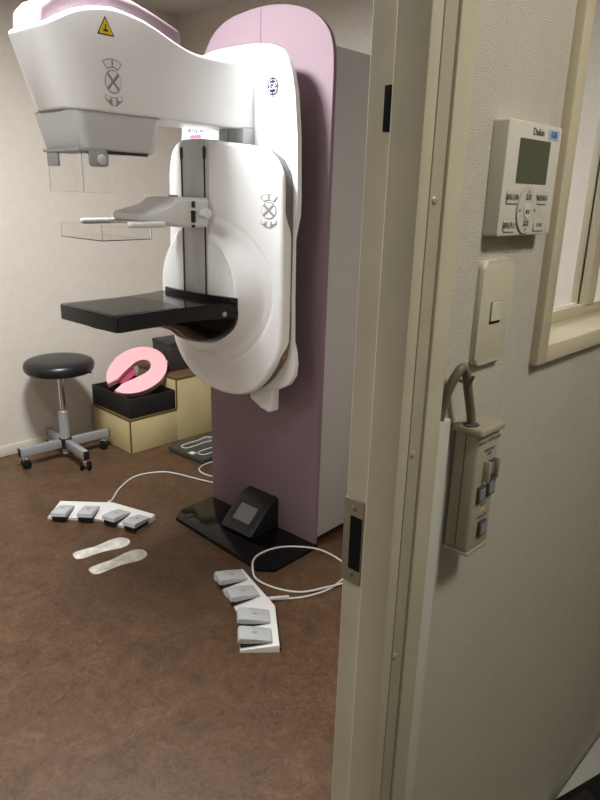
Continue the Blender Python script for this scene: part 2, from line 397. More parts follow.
# cover: outline half-widths by height
wtab = [(0.678, 0.0), (0.682, 0.060), (0.690, 0.108), (0.705, 0.155), (0.735, 0.208), (0.78, 0.258), (0.83, 0.296), (0.87, 0.320), (0.92, 0.335), (0.97, 0.340), (1.1, 0.341), (1.25, 0.340), (1.405, 0.338), (1.534, 0.336), (1.574, 0.326), (1.619, 0.292), (1.648, 0.241), (1.665, 0.164), (1.674, 0.08), (1.677, 0.0)]
def wz(z):
    for (a, wa), (b, wb) in zip(wtab, wtab[1:]):
        if a <= z <= b: return wa + (wb-wa)*(z-a)/(b-a)
    return 0.0
def sst(a, b, x):
    t = max(0.0, min(1.0, (x-a)/(b-a))); return t*t*(3-2*t)
def cover_d(y, z):
    r = math.hypot(y, z-1.125)
    wing = 0.143*(1-min(1.0, max(0.0, abs(y)-0.085)/0.255))*sst(0.66, 0.98, z)
    disc = 0.140*(1-sst(0.228, 0.302, r))
    d = 0.205 + math.log(math.exp(wing*70) + math.exp(disc*70*(1 if y < 0.1 else 0.9)))/70 - 0.0075
    d += (1-sst(-0.14, -0.085, y))*(0.007*math.exp(-((r-0.232)/0.011)**2) - 0.004*math.exp(-((r-0.304)/0.006)**2))
    return d
oc = crom([(w, z, 0) for z, w in wtab], 6)
oc = [(p.x, p.y) for p in oc if p.x > 0.0005]
oc = [(0.0, wtab[0][0])] + oc + [(0.0, wtab[-1][0])]
oc = [(u*(1 - 0.035 - 0.085*sst(1.1, 1.5, v)), v) for u, v in oc] + [(-u, v) for u, v in oc[-2:0:-1]]
# resample evenly
def resample(poly, n):
    P = [Vector((u, v)) for u, v in poly]; P.append(P[0]); L = [0]
    for a, b in zip(P, P[1:]): L.append(L[-1] + (b-a).length)
    out = []; i = 0
    for k in range(n):
        t = L[-1]*k/n
        while L[i+1] < t: i += 1
        f_ = (t-L[i])/max(1e-9, L[i+1]-L[i]); q = P[i].lerp(P[i+1], f_); out.append((q.x, q.y))
    return out

oc = resample(oc, 340)
def skirt_x(z): return -0.192 + 0.032*sst(0.88, 0.95, z)*(1-sst(1.34, 1.44, z))
def spine(z): return max(1.0, min(1.42, z))
bm = bmesh.new(); rings = []
rings.append([bm.verts.new((skirt_x(v), CC+u*0.97, spine(v)+(v-spine(v))*0.985)) for u, v in oc])
rings.append([bm.verts.new((skirt_x(v), CC+u, v)) for u, v in oc])
for inset, back in ((0.0, 0.014), (0.0012, 0.0085), (0.004, 0.004), (0.0085, 0.0012), (0.014, 0.0)):
    ring = []
    for u, v in oc:
        sp_ = spine(v); L = math.hypot(u, v-sp_); k = 1 - inset/L if L > 1e-6 else 1
        y, z = u*k, sp_ + (v-sp_)*k; ring.append(bm.verts.new((-(cover_d(y, z) - back), CC+y, z)))
    rings.append(ring)
NR = 84
for j in range(1, NR+1):
    ring = []
    for u, v in oc:
        sp_ = spine(v); L = math.hypot(u, v-sp_); k0 = 1 - 0.014/L; k = k0*(1-j/NR)
        y, z = u*k, sp_ + (v-sp_)*k; ring.append(bm.verts.new((-cover_d(y, z), CC+y, z)))
    rings.append(ring)
for A, B in zip(rings, rings[1:]):
    for k in range(len(oc)): bm.faces.new((A[k], A[(k+1) % len(oc)], B[(k+1) % len(oc)], B[k]))
bmesh.ops.remove_doubles(bm, verts=bm.verts, dist=0.00005)
cover = fin('gantry_cover', bm, 'white', MG, angle=50)
core = [(CC + w*0.985*(1 - 0.035 - 0.085*sst(1.1, 1.5, z)), 1.17 + (z-1.17)*0.99) for z, w in wtab] + [(CC - w*0.985, 1.17 + (z-1.17)*0.99) for z, w in wtab[-2:0:-1]]
prism('gantry_core', core, fx, 0.1455, 0.1935, 'groove', MG)
# guide rail with two slots
rail = [(-0.335, 0.0)]
rpoly = rrect(0.142, 0.75, 0.02, 5, CY+0.003, 1.303)
rl = prism('compression_rail', rpoly, fx, 0.25, 0.3535, 'greyplastic', MG, 0.004, 2)
for y_ in (CY+0.068, CY-0.062):
    pts = [(y_-0.0045, 0.96), (y_+0.0045, 0.96), (y_+0.0045, 1.605), (y_+0.0085, 1.615), (y_+0.0095, 1.64), (y_+0.006, 1.652), (y_-0.006, 1.652), (y_-0.0095, 1.64), (y_-0.0085, 1.615), (y_-0.0045, 1.605)]
    prism('rail_slot', pts, fx, 0.353, 0.3545, 'blackmatte', rl)
# lower lug below the plate
lug = [(-0.03, 0.75), (-0.190, 0.76), (-0.188, 0.632), (-0.170, 0.620), (-0.115, 0.632), (-0.06, 0.66)]
prism('lower_bracket', lug, fx, 0.095, 0.135, 'white2', MG, 0.008, 3)

# emblem and sticker on the plate
def plate_pt(y, z, d=0.1462): return (-d, y, z)
em = prism('emblem', ellipse(0.031, 0.036, 40, -0.1805, 1.863), fx, 0.1445, 0.1460, 'white2', MG)
def ringpoly(name, r0x, r0z, r1x, r1z, cy_, cz_, d0, d1, m, parent, n=40):
    bm = bmesh.new()
    a = [(cy_+r0x*cos(2*pi*k/n), cz_+r0z*sin(2*pi*k/n)) for k in range(n)]; b = [(cy_+r1x*cos(2*pi*k/n), cz_+r1z*sin(2*pi*k/n)) for k in range(n)]
    V = [[bm.verts.new(fx(u, v, d)) for u, v in q] for q, d in ((a, d0), (a, d1), (b, d1), (b, d0))]
    for i in range(4):
        A, B = V[i], V[(i+1) % 4]
        for k in range(n): bm.faces.new((A[k], A[(k+1) % n], B[(k+1) % n], B[k]))
    return fin(name, bm, m, parent)
ringpoly('emblem_ring', 0.0305, 0.0355, 0.0275, 0.032, -0.1805, 1.863, 0.1455, 0.1466, 'darkgrey', em)
prism('emblem_disc', ellipse(0.026, 0.0305, 40, -0.1805, 1.863), fx, 0.1455, 0.1464, 'navy', em)
text('emblem_letters', 'GE', 0.030, 'white2', em, (-0.1467, -0.1805, 1.863), (0, -1, 0), (0, 0, 1), 0.0004, squeeze=0.95)
bm = bmesh.new()
for k in range(4):
    a0 = pi/4 + k*pi/2
    pts = [(-0.1468, -0.1805+0.021*cos(a0+t)*(1-0.18*abs(t)), 1.863+0.025*sin(a0+t)*(1-0.18*abs(t))) for t in [(-0.62 + 0.155*i) for i in range(9)]]
    add_tube(bm, pts, 0.0013, 6)
fin('emblem_curls', bm, 'white2', em)
st = prism('name_label', rrect(0.235, 0.055, 0.004, 3, 0.205, 1.722), fx, 0.1445, 0.1458, 'white', MG)
text('label_text', 'Senographe', 0.030, 'black', st, (-0.1462, 0.243, 1.735), (0, -1, 0), (0, 0, 1), bold=0.0007)
prism('label_bar', rrect(0.07, 0.014, 0.002, 2, 0.255, 1.708), fx, 0.1455, 0.1462, 'pinkink', st)

# tube head
def sec(X, zt, zb, hw, slant, rt=0.035, rb=0.010):
    out = []; n = 5
    rt = min(rt, hw*0.6); rb = min(rb, hw*0.6)
    for sy, top_, r in ((1, 0, rb), (1, 1, rt), (-1, 1, rt), (-1, 0, rb)):
        order = range(n+1)
        for k in order:
            a = radians(90*k/n)
            if sy == 1 and not top_: y = hw - r + r*sin(a); z = zb + r - r*cos(a)
            elif sy == 1: y = hw - r + r*cos(a); z = zt - r + r*sin(a)
            elif top_: y = -(hw - r) - r*sin(a); z = zt - r + r*cos(a)
            else: y = -(hw - r) - r*cos(a); z = zb + r - r*sin(a)
            out.append((X + slant*(zt - z), CY - 0.005 + y, z))
    return out
ST = [(-0.982, 1.918, 1.722, 0.060, .34), (-0.980, 1.924, 1.720, 0.076, .34), (-0.970, 1.931, 1.718, 0.096, .34), (-0.954, 1.940, 1.717, 0.113, .33), (-0.926, 1.957, 1.716, 0.127, .30), (-0.88, 1.980, 1.716, 0.134, .20), (-0.82, 1.996, 1.716, 0.136, .13), (-0.76, 2.004, 1.716, 0.136, .08), (-0.70, 1.999, 1.717, 0.136, .04), (-0.64, 1.988, 1.717, 0.135, .02), (-0.585, 1.973, 1.717, 0.131, 0), (-0.52, 1.953, 1.718, 0.124, 0), (-0.45, 1.938, 1.718, 0.116, 0), (-0.38, 1.934, 1.719, 0.109, 0), (-0.30, 1.936, 1.72, 0.104, 0), (-0.20, 1.938, 1.722, 0.1, 0), (-0.142, 1.940, 1.722, 0.1, 0)]
def interp(ST, n):
    P = [Vector((*s[:3],)) for s in ST]; Q = [Vector((s[3], s[4], 0)) for s in ST]
    a = crom(P, n); b = crom(Q, n)
    return [(p.x, p.y, p.z, q.x, max(0, q.y)) for p, q in zip(a, b)]
head = loft('tube_head', [sec(*s, 0.012) for s in interp(ST, 3)], 'white', MG, 40)
# pink cap along the top
CAP = [(-0.962, 1.93, 1.90, 0.085, 0), (-0.955, 1.985, 1.90, 0.085, 0), (-0.925, 2.012, 1.90, 0.098, 0), (-0.88, 2.032, 1.90, 0.108, 0), (-0.82, 2.046, 1.90, 0.112, 0), (-0.74, 2.052, 1.90, 0.112, 0), (-0.66, 2.044, 1.90, 0.110, 0), (-0.58, 2.026, 1.90, 0.104, 0), (-0.50, 2.004, 1.90, 0.098, 0), (-0.482, 1.998, 1.90, 0.095, 0), (-0.476, 1.97, 1.90, 0.090, 0)]
loft('head_cap', [sec(s[0], s[1], s[2], s[3], 0, 0.02) for s in CAP], 'pink', MG, 40)
# collimator below the head
def csec(z, x0, x1, hw):
    pts = rrect(x1-x0, 2*hw, 0.035, 6, (x0+x1)/2, CY-0.005); return [(u, v, z) for u, v in pts]
coll = loft('collimator', [csec(1.7155, -0.902, -0.585, 0.128), csec(1.712, -0.904, -0.583, 0.1285), csec(1.66, -0.890, -0.594, 0.124), csec(1.613, -0.878, -0.604, 0.120), csec(1.607, -0.872, -0.610, 0.114)], 'greyplastic', MG, 40)
loft('collimator_seam', [csec(1.7145, -0.9035, -0.5825, 0.1305), csec(1.7172, -0.9035, -0.5825, 0.1305)], 'midgrey', coll, 40)
box('neck_joint', -0.205, -0.142, -0.088, 0.045, 1.665, 1.725, 'greyplastic', MG, 0.004)
box('neck_joint_seam', -0.2058, -0.2045, -0.010, -0.0075, 1.668, 1.718, 'darkgrey', MG)
box('filter_strip', -0.86, -0.64, CY-0.121, CY-0.108, 1.599, 1.608, 'blackmatte', coll, 0.001)
# clear face shield with its two brackets
fs = bmesh.new(); tk = 0.003
add_box(fs, -0.886, -0.886+tk, -0.105, 0.092, 1.484, 1.612, 0.0008, 1)
add_box(fs, -0.883, -0.785, -0.108, -0.105, 1.484, 1.612, 0.0008, 1)
add_box(fs, -0.883, -0.785, 0.092, 0.095, 1.484, 1.612, 0.0008, 1)
shield = fin('face_shield', fs, 'clear', MG)
prism('shield_bracket', rrect(0.066, 0.046, 0.008, 4, 0.052, 1.583), fx, 0.8862, 0.893, 'midgrey', shield, 0.002)
prism('shield_bracket', rrect(0.066, 0.046, 0.012, 4, -0.830, 1.583), lambda u, v, d: (u, -d, v), 0.1082, 0.115, 'midgrey', shield, 0.002)
lathe('bracket_knob', [(0.015, 0), (0.015, 0.004), (0.012, 0.006), (0, 0.006)], 'greyplastic', shield, 20, toward((0, -1, 0), (-0.822, -0.115, 0.0 + 1.581)))
box('shield_hinge', -0.897, -0.80, -0.112, 0.098, 1.6015, 1.611, 'midgrey', shield, 0.002)

# touch keys: the same cluster on head and cover
def bean(a0, a1, r0, r1, cx, cz, n=10):
    o = [(cx + r1*cos(radians(a0+(a1-a0)*k/n)), cz + r1*sin(radians(a0+(a1-a0)*k/n))) for k in range(n+1)]
    i = [(cx + r0*cos(radians(a1+(a0-a1)*k/n)), cz + r0*sin(radians(a1+(a0-a1)*k/n))) for k in range(n+1)]
    return o + i
def quad_sector(a0, R, r, n=10):
    pts = [(R*cos(radians(a0-36+72*k/n)), R*1.12*sin(radians(a0-36+72*k/n))) for k in range(n+1)]
    pts.append((r*cos(radians(a0)), r*sin(radians(a0)))); return pts
def keypad(f, parent, backm='midgrey', btn='greyplastic', s=1.0):
    kp = bmesh.new()
    def sc(p): return [(u*s, v*s) for u, v in p]
    add_prism(kp, sc(bean(52, 128, 0.030, 0.055, 0, 0.008)), f, -0.0005, 0.0008)
    add_prism(kp, sc(ellipse(0.0285, 0.033, 36)), f, -0.0005, 0.0008)
    add_prism(kp, sc([(-0.030, -0.037), (-0.012, -0.042), (0.012, -0.042), (0.030, -0.037), (0.030, -0.051), (0.010, -0.067), (-0.010, -0.067), (-0.030, -0.051)]), f, -0.0005, 0.0008)
    k = fin('control_panel', kp, backm, parent)
    shapes = [(bean(94, 124, 0.033, 0.052, 0, 0.008), (-0.017, 0.047)), (bean(56, 86, 0.033, 0.052, 0, 0.008), (0.017, 0.047))]
    for a in (0, 90, 180, 270): shapes.append((quad_sector(a, 0.0262, 0.006), (0.018*cos(radians(a)), 0.0195*sin(radians(a)))))
    shapes += [(ellipse(0.0085, 0.0075, 16, -0.020, -0.045), (-0.020, -0.045)), (rrect(0.014, 0.020, 0.004, 4, 0, -0.0545), (0, -0.054)), (ellipse(0.0085, 0.0075, 16, 0.020, -0.045), (0.020, -0.045))]
    for poly, (cx, cz) in shapes:
        bb = bmesh.new(); add_prism(bb, sc(poly), f, 0.0006, 0.0026, 0.0008, 1); n0 = len(bb.faces)
        add_prism(bb, sc(ellipse(0.0026, 0.0030, 8, cx, cz)), f, 0.0024, 0.0029)
        bb.faces.ensure_lookup_table()
        for fc_ in bb.faces[n0:]: fc_.material_index = 1
        b = fin('button', bb, btn, k); b.data.materials.append(M['darkgrey'])
    return k
hy = CY-0.005-0.136
keypad(lambda u, v, d: (-0.772+u, hy - d, 1.803 + v), MG, 'midgrey', 'white2')
def cov(u, v, d):
    y = -0.250 - CC - u; z = 1.436 + v
    return (-(cover_d(y, z) + d), CC + y, z)
keypad(cov, MG, 'midgrey', 'white', 0.92)
wl = prism('warning_label', [(-0.029, -0.023), (0.029, -0.023), (0.0, 0.028)], lambda u, v, d: (-0.788+u, hy - d, 1.948 + v), -0.0005, 0.0006, 'black', MG)
prism('warning_field', [(-0.0235, -0.0195), (0.0235, -0.0195), (0.0, 0.022)], lambda u, v, d: (-0.788+u, hy - d, 1.948 + v), 0.0, 0.0010, 'yellow', wl)
bm = bmesh.new()
add_prism(bm, [(-0.002, 0.006), (0.002, 0.006), (0.0015, -0.012), (-0.0015, -0.012)], lambda u, v, d: (-0.788+u, hy - d, 1.948 + v), 0.0008, 0.0014)
add_prism(bm, [(-0.008, -0.013), (0.008, -0.013), (0.006, -0.004), (0.003, -0.009), (-0.003, -0.009), (-0.006, -0.004)], lambda u, v, d: (-0.788+u, hy - d, 1.948 + v), 0.0008, 0.0014)
fin('warning_symbol', bm, 'black', wl)

# compression carriage and paddle
def csx(X, z0, z1, hw, r=0.016):
    return [(X, u, v) for u, v in rrect(2*hw, z1-z0, min(r, (z1-z0)*0.45), 5, CY, (z0+z1)/2)]
CAR = [(-0.365, 1.370, 1.474, 0.092), (-0.42, 1.368, 1.474, 0.090), (-0.45, 1.369, 1.475, 0.084), (-0.48, 1.372, 1.475, 0.090), (-0.505, 1.374, 1.472, 0.094), (-0.525, 1.377, 1.456, 0.098), (-0.55, 1.381, 1.446, 0.101), (-0.59, 1.386, 1.436, 0.104), (-0.635, 1.391, 1.425, 0.104), (-0.642, 1.397, 1.417, 0.098)]
car = loft('compression_carriage', [csx(*c) for c in CAR], 'white2', MG, 40)
bm = bmesh.new()
add_box(bm, -0.437, -0.425, CY-0.0935, CY-0.080, 1.440, 1.462, 0.002); add_box(bm, -0.440, -0.424, CY-0.0935, CY-0.078, 1.388, 1.430, 0.002); add_box(bm, -0.436, -0.426, CY-0.0935, CY-0.08, 1.371, 1.380, 0.001)
fin('clamp_clip', bm, 'blackmatte', car)
for sy in (-1, 1):
    lathe('carriage_knob', [(0.013, 0), (0.013, 0.022), (0.018, 0.024), (0.0185, 0.050), (0.015, 0.056), (0, 0.056)], 'white2', car, 24, toward((-0.2, sy, 0), (-0.398, CY+sy*0.088, 1.420)))
box('carriage_button', -0.475, -0.45, CY-0.03, CY+0.0, 1.473, 1.482, 'greyplastic', car, 0.003)
pd = bmesh.new(); z0 = 1.337; px0, px1, ph = -0.832, -0.640, 0.124
add_box(pd, px0, px1, CY-ph, CY+ph, z0, z0+0.003, 0.0008, 1)
add_box(pd, px0, px0+0.003, CY-ph, CY+ph, z0, z0+0.050, 0.0008, 1)
add_box(pd, px0+0.003, px1, CY-ph, CY-ph+0.003, z0, z0+0.046, 0.0008, 1)
add_box(pd, px0+0.003, px1, CY+ph-0.003, CY+ph, z0, z0+0.046, 0.0008, 1)
add_box(pd, px1-0.004, px1, CY-ph, CY+ph, z0, z0+0.046, 0.0008, 1)
pad = fin('compression_paddle', pd, 'clear', MG)
for sy in (-1, 1):
    bm = bmesh.new(); add_box(bm, -0.745, -0.600, CY+sy*0.142-0.011, CY+sy*0.142+0.011, 1.377, 1.397, 0.008, 3)
    fin('paddle_rail', bm, 'white2', pad)
box('paddle_mount', -0.655, -0.60, CY-0.14, CY+0.14, 1.384, 1.393, 'greyplastic', pad, 0.002)
lathe('paddle_mark', [(0.005, 0), (0.005, 0.0006), (0, 0.0006)], 'white', pad, 12, Matrix.Translation((-0.73, CY+0.0, z0+0.003)))

# black breast support
br_ = bmesh.new()
fc = [(-0.834 + 0.022*(1-cos(radians(a))), -0.160 + 0.0 - 0.022*(sin(radians(a))-1)*1.0 - 0.022) for a in (0, 15, 30, 45, 60, 75, 90)]
side = fc + [(-0.60, -0.166), (-0.50, -0.172), (-0.44, -0.190), (-0.40, -0.204), (-0.37, -0.214), (-0.345, -0.220)]
rp = [(x, CY + y) for x, y in side] + [(x, CY - y) for x, y in side[::-1]]
add_prism(br_, rp, lambda u, v, d: (u, v, d), 1.050, 1.1035, 0.007, 3)
sup = fin('breast_support', br_, 'blackgloss', MG, angle=40)
top_ = [(-0.820, -0.146), (-0.56, -0.154), (-0.535, -0.07), (-0.527, 0.0)]
prism('support_top', [(x, CY+y) for x, y in top_] + [(x, CY-y) for x, y in top_[2::-1]], lambda u, v, d: (u, v, d), 1.103, 1.1046, 'carbon', sup, 0.0005, 1)
bm = bmesh.new()
for k in range(34):
    f_ = k/33; x_ = -0.820 + 0.260*f_; yy = 0.147 + 0.008*f_
    for sg in (-1, 1): add_box(bm, x_-0.0026, x_+0.0026, CY+sg*yy-0.0008, CY+sg*yy+0.0008, 1.1044, 1.1049)
    y_ = CY - 0.146 + 0.292*f_; add_box(bm, -0.8216, -0.820, y_-0.0026, y_+0.0026, 1.1044, 1.1049)
    t_ = -1 + 2*f_; x_ = -0.527 - 0.033*abs(t_)**2.5; y_ = CY + 0.152*t_; add_box(bm, x_-0.0008, x_+0.0008, y_-0.0026, y_+0.0026, 1.1044, 1.1049)
so = fin('stitched_outline', bm, 'midgrey', sup); so['kind'] = 'stuff'
# cradle bowl under the rear end
rings = []
for X, hw, h, zt in ((-0.320, 0.215, 0.178, 1.102), (-0.35, 0.219, 0.180, 1.102), (-0.40, 0.203, 0.165, 1.100), (-0.45, 0.187, 0.135, 1.098), (-0.51, 0.168, 0.098, 1.095), (-0.60, 0.160, 0.072, 1.09), (-0.72, 0.150, 0.062, 1.08), (-0.80, 0.135, 0.040, 1.075)):
    rings.append([(X, CY+hw*cos(pi*k/24)*(1.0), zt-0.045*0 - h*(sin(pi*k/24)**0.8)) for k in range(25)])
cr = loft('support_cradle', rings, 'blackgloss', MG, 40)
text('cradle_mark', '*', 0.045, 'greyplastic', cr, (-0.392, CY-0.2085, 1.058), (1, -0.25, 0), (0, 0, 1), 0.0012)
bm = bmesh.new()
lp = [(-0.352 - 0.030*(1-(t/0.226)**2), CY+t) for t in [(-0.224 + 0.408*k/20) for k in range(21)]]
poly = lp + [(x+0.012, y) for x, y in lp[::-1]]
add_prism(bm, poly, lambda u, v, d: (u, v, d), 1.090, 1.124, 0.003, 2)
fin('support_lip', bm, 'blackgloss', MG)

# ================================================================ FOOT SWITCHES
def foot_switch(label, outline_pts, halves, cable_pts, plug, mirror):
    loc = (sum(p[0] for p in outline_pts)/len(outline_pts), sum(p[1] for p in outline_pts)/len(outline_pts), 0)
    t = thing('foot_switch', label, 'foot pedal', loc, 0, 'four-pedal foot switches')
    parts = []
    pb = bmesh.new(); fr = set(outline_pts[:3])
    add_prism(pb, outline_pts, lambda u, v, d: (u, v, 0.0 if d == 0 else (0.011 if (u, v) in fr else 0.029)), 0.0, 1.0, 0.003, 2)
    bmesh.ops.triangulate(pb, faces=[f for f in pb.faces if len(f.verts) > 4])
    parts.append(fin('base', pb, 'pedalbase', t, angle=30))
    for (cx, cy), d, n, mk in halves:
        d = Vector((*d, 0)).normalized(); n = Vector((*n, 0)).normalized(); c = Vector((cx, cy, 0))
        W = 0.036; L = 0.055
        gap_shade = prism('pedal_gap_shade', rrect(2*W*0.94, 0.096, 0.004, 3, 0, -0.006), lambda u, v, dd: tuple(c + d*u + n*v + Vector((0, 0, dd))), 0.008, 0.031, 'blackmatte', t); parts.append(gap_shade)  # black block added to paint the shade in the gap under the pedal
        prof = [(-L-0.008, 0.034), (-L-0.004, 0.050), (-L+0.004, 0.053), (0.0, 0.047), (L-0.002, 0.036), (L, 0.033), (L, 0.0268), (L-0.012, 0.0268), (-L+0.01, 0.030)]
        rr = []
        for u, k in ((-W, 0), (-W+0.003, 1), (W-0.003, 1), (W, 0)):
            rr.append([tuple(c + d*u + n*(v*(1 if k else 0.97)) + Vector((0, 0, z if k else 0.032+(z-0.032)*0.85))) for v, z in prof])
        pe = loft('pedal', rr, 'pedal', t, 30); parts.append(pe)
        sb = bmesh.new()
        def top(u, v, h): return tuple(c + d*u + n*v + Vector((0, 0, 0.0475 - v*0.2 + h)))
        if mk == 0:
            add_prism(sb, [(-0.008, 0.0), (0.008, 0.0), (0.0, 0.012)], top, -0.001, 0.0008); add_prism(sb, [(-0.002, -0.010), (0.002, -0.010), (0.002, 0.0), (-0.002, 0.0)], top, -0.001, 0.0008)
        else:
            add_prism(sb, [(-0.008, -0.001), (0.008, -0.001), (0.0, -0.012)], top, -0.001, 0.0008); add_prism(sb, [(-0.008, 0.003), (0.008, 0.003), (0.008, 0.0055), (-0.008, 0.0055)], top, -0.001, 0.0008)
        parts.append(fin('pedal_symbol', sb, 'midgrey', pe))
    cab = tube('cable', crom(cable_pts, 8), 0.0042, 'cable', t, 8); parts.append(cab)
    pl = bmesh.new(); a, b = Vector(plug[0]), Vector(plug[1])
    seq = [a.lerp(b, k/8) for k in range(9)]
    add_tube(pl, seq, [0.009, 0.0088, 0.007, 0.0085, 0.0065, 0.008, 0.006, 0.0072, 0.0052], 10)
    parts.append(fin('strain_relief', pl, 'cable', t))
    shift(t, parts)
    return t
c0 = 0.0042
foot_switch('white four-pedal foot switch nearer the black stool, above the footprint stickers',
    [(1.205, 2.782), (1.372, 2.600), (1.440, 2.388), (1.570, 2.436), (1.492, 2.680), (1.312, 2.868)],
    [((1.268, 2.752), (.675, -.737), (.737, .675), 0), ((1.352, 2.664), (.675, -.737), (.737, .675), 1), ((1.428, 2.540), (.315, -.949), (.949, .315), 0), ((1.466, 2.428), (.315, -.949), (.949, .315), 1)],
    [(1.478, 2.712, 0.014), (1.53, 2.755, c0), (1.629, 2.848, c0), (1.770, 2.922, c0), (1.900, 2.882, c0), (1.955, 2.800, c0), (2.005, 2.64, c0), (2.06, 2.53, c0), (2.16, 2.50, c0), (2.28, 2.56, c0), (2.30, 2.70, c0), (2.20, 2.80, c0), (2.09, 2.775, c0), (2.065, 2.68, c0), (2.12, 2.575, c0), (2.22, 2.47, c0)],
    ((1.465, 2.700, 0.014), (1.505, 2.735, 0.010)), False)
foot_switch('white four-pedal foot switch in front of the doorway, closest to the door frame',
    [(1.457, 1.852), (1.366, 1.585), (1.236, 1.436), (1.336, 1.344), (1.482, 1.520), (1.560, 1.794)],
    [((1.482, 1.772), (-.34, -.94), (.94, -.34), 0), ((1.443, 1.655), (-.34, -.94), (.94, -.34), 1), ((1.376, 1.518), (-.639, -.77), (.77, -.639), 0), ((1.307, 1.434), (-.639, -.77), (.77, -.639), 1)],
    [(1.497, 1.590, 0.014), (1.56, 1.553, c0), (1.629, 1.507, c0), (1.72, 1.478, c0), (1.80, 1.480, c0), (1.876, 1.500, c0), (1.923, 1.560, c0), (1.932, 1.620, c0*2), (1.905, 1.695, 0.024), (1.850, 1.775, 0.0240), (1.79, 1.822, 0.0235), (1.718, 1.838, 0.0235), (1.655, 1.826, 0.0245), (1.602, 1.780, 0.0245), (1.570, 1.72, 0.010), (1.588, 1.625, c0), (1.640, 1.540, c0), (1.72, 1.488, 0.012), (1.813, 1.462, c0*1.2), (1.93, 1.43, c0), (2.1, 1.40, c0), (2.25, 1.45, c0), (2.45, 1.55, c0)],
    ((1.490, 1.594, 0.014), (1.580, 1.545, 0.009)), True)

# footprint stickers on the floor
def footprint(label, heel, toe, w=0.050, flip=1):
    h = Vector((*heel, 0)); t_ = Vector((*toe, 0)); ax = (t_-h); L = ax.length; ax.normalize(); sd = Vector((-ax.y, ax.x, 0))
    prof = [(0.0, 0.30), (0.02, 0.55), (0.08, 0.72), (0.18, 0.74), (0.32, 0.70), (0.46, 0.70), (0.60, 0.84), (0.72, 0.98), (0.82, 1.0), (0.91, 0.86), (0.97, 0.55), (1.0, 0.2)]
    lf = [(L*s, w*k*(1.0 if flip > 0 else 0.86)) for s, k in prof]; rt = [(L*s, -w*k*(0.86 if flip > 0 else 1.0) + 0.0) for s, k in prof[::-1]]
    pl = [(p.x, p.y) for p in crom([(u, v, 0) for u, v in lf + rt], 4, True)]
    bm = bmesh.new()
    add_prism(bm, pl, lambda u, v, d: tuple(ax*(u-L/2) + sd*v + Vector((0, 0, d))), 0.0002, 0.0012)
    o = fin('footprint_sticker', bm, 'sticker')
    o.location = (h + t_)/2
    return tag(o, label, 'floor sticker', 'footprint floor stickers')
footprint('worn white footprint sticker on brown floor, the one nearer the foot switch by the stool', (1.130, 2.385), (1.375, 2.352), flip=1)
footprint('worn white footprint sticker on brown floor, the one nearer the viewer', (1.122, 2.235), (1.374, 2.222), flip=-1)

# ================================================================ STOOL
st_ = thing('stool', 'round black seated swivel stool on grey wheeled base by the far wall', 'stool', (1.628, 3.42, 0), radians(-3))
lathe('seat', [(0.0, 0.518), (0.150, 0.515), (0.174, 0.520), (0.186, 0.534), (0.189, 0.557), (0.182, 0.576), (0.162, 0.587), (0.11, 0.593), (0.0, 0.595)], 'leather', st_, 48, angle=60)
lathe('gas_lift', [(0.0, 0.27), (0.0155, 0.27), (0.0155, 0.518), (0.0, 0.518)], 'chrome', st_, 20)
lathe('column_sleeve', [(0.0, 0.10), (0.028, 0.10), (0.028, 0.285), (0.024, 0.29), (0.0, 0.29)], 'alum', st_, 24)
lathe('hub', [(0.0, 0.068), (0.036, 0.068), (0.036, 0.122), (0.030, 0.126), (0.0, 0.126)], 'blackmatte', st_, 24)
lathe('hub_foot', [(0.0, 0.032), (0.022, 0.032), (0.022, 0.068), (0.0, 0.068)], 'alum', st_, 20)
box('lever', 0.07, 0.17, -0.015, 0.0, 0.503, 0.512, 'blackmatte', st_, 0.002, xf=Matrix.Rotation(radians(-28), 4, 'Z'))
for k in range(4):
    a = Matrix.Rotation(radians(90*k), 4, 'Z')
    ln = 0.222 if k == 1 else 0.262
    lg = box('leg', 0.030, ln, -0.016, 0.016, 0.072, 0.120, 'alum', st_, 0.002, xf=a)
    box('end_cap', ln, ln+0.005, -0.0165, 0.0165, 0.0715, 0.1205, 'blackmatte', lg, 0.001, xf=a)
    sw = Matrix.Rotation(radians(random.uniform(-60, 60)), 4, 'Z')
    base = a @ Matrix.Translation((ln-0.022, 0, 0))
    bm = bmesh.new(); add_lathe(bm, [(0.005, 0.05), (0.005, 0.076), (0, 0.076)], 10, base); add_box(bm, -0.022, 0.010, -0.012, 0.012, 0.030, 0.060, 0.005, 2, base @ sw)
    cs = fin('caster', bm, 'chrome', st_)
    for s in (-1, 1):
        lathe('wheel', [(0.0, -0.007), (0.018, -0.008), (0.025, -0.004), (0.025, 0.004), (0.018, 0.008), (0.0, 0.007)], 'rubber', cs, 20, base @ sw @ Matrix.Translation((-0.008, s*0.0205, 0.025)) @ Matrix.Rotation(pi/2, 4, 'X'))

# ================================================================ STEP STOOL, TRAY, CUSHION, BOX
sx0, sx1, sx2, sy0, sy1 = 1.932, 2.265, 2.60, 3.222, 3.640
steps = thing('step_stool', 'cream two-step wooden platform with brown edges in the corner', 'step stool', ((sx0+sx2)/2, (sy0+sy1)/2, 0))
pp = []
pp.append(box('lower_step', sx0, sx1, sy0, sy1, 0.0, 0.200, 'stepwood', steps, 0.001))
pp.append(box('upper_step', sx1, sx2, sy0, sy1, 0.0, 0.392, 'stepwood', steps, 0.001))
bm = bmesh.new(); add_box(bm, sx0-0.003, sx1, sy0-0.003, sy1, 0.2002, 0.212, 0.002); pp.append(fin('tread', bm, 'stepedge', steps))
bm = bmesh.new(); add_box(bm, sx1-0.004, sx2, sy0-0.003, sy1, 0.3922, 0.407, 0.002); pp.append(fin('tread', bm, 'stepedge', steps))
pp.append(box('edge_trim', sx0-0.002, sx0+0.006, sy0-0.002, sy0+0.004, 0, 0.2, 'stepedge', steps))
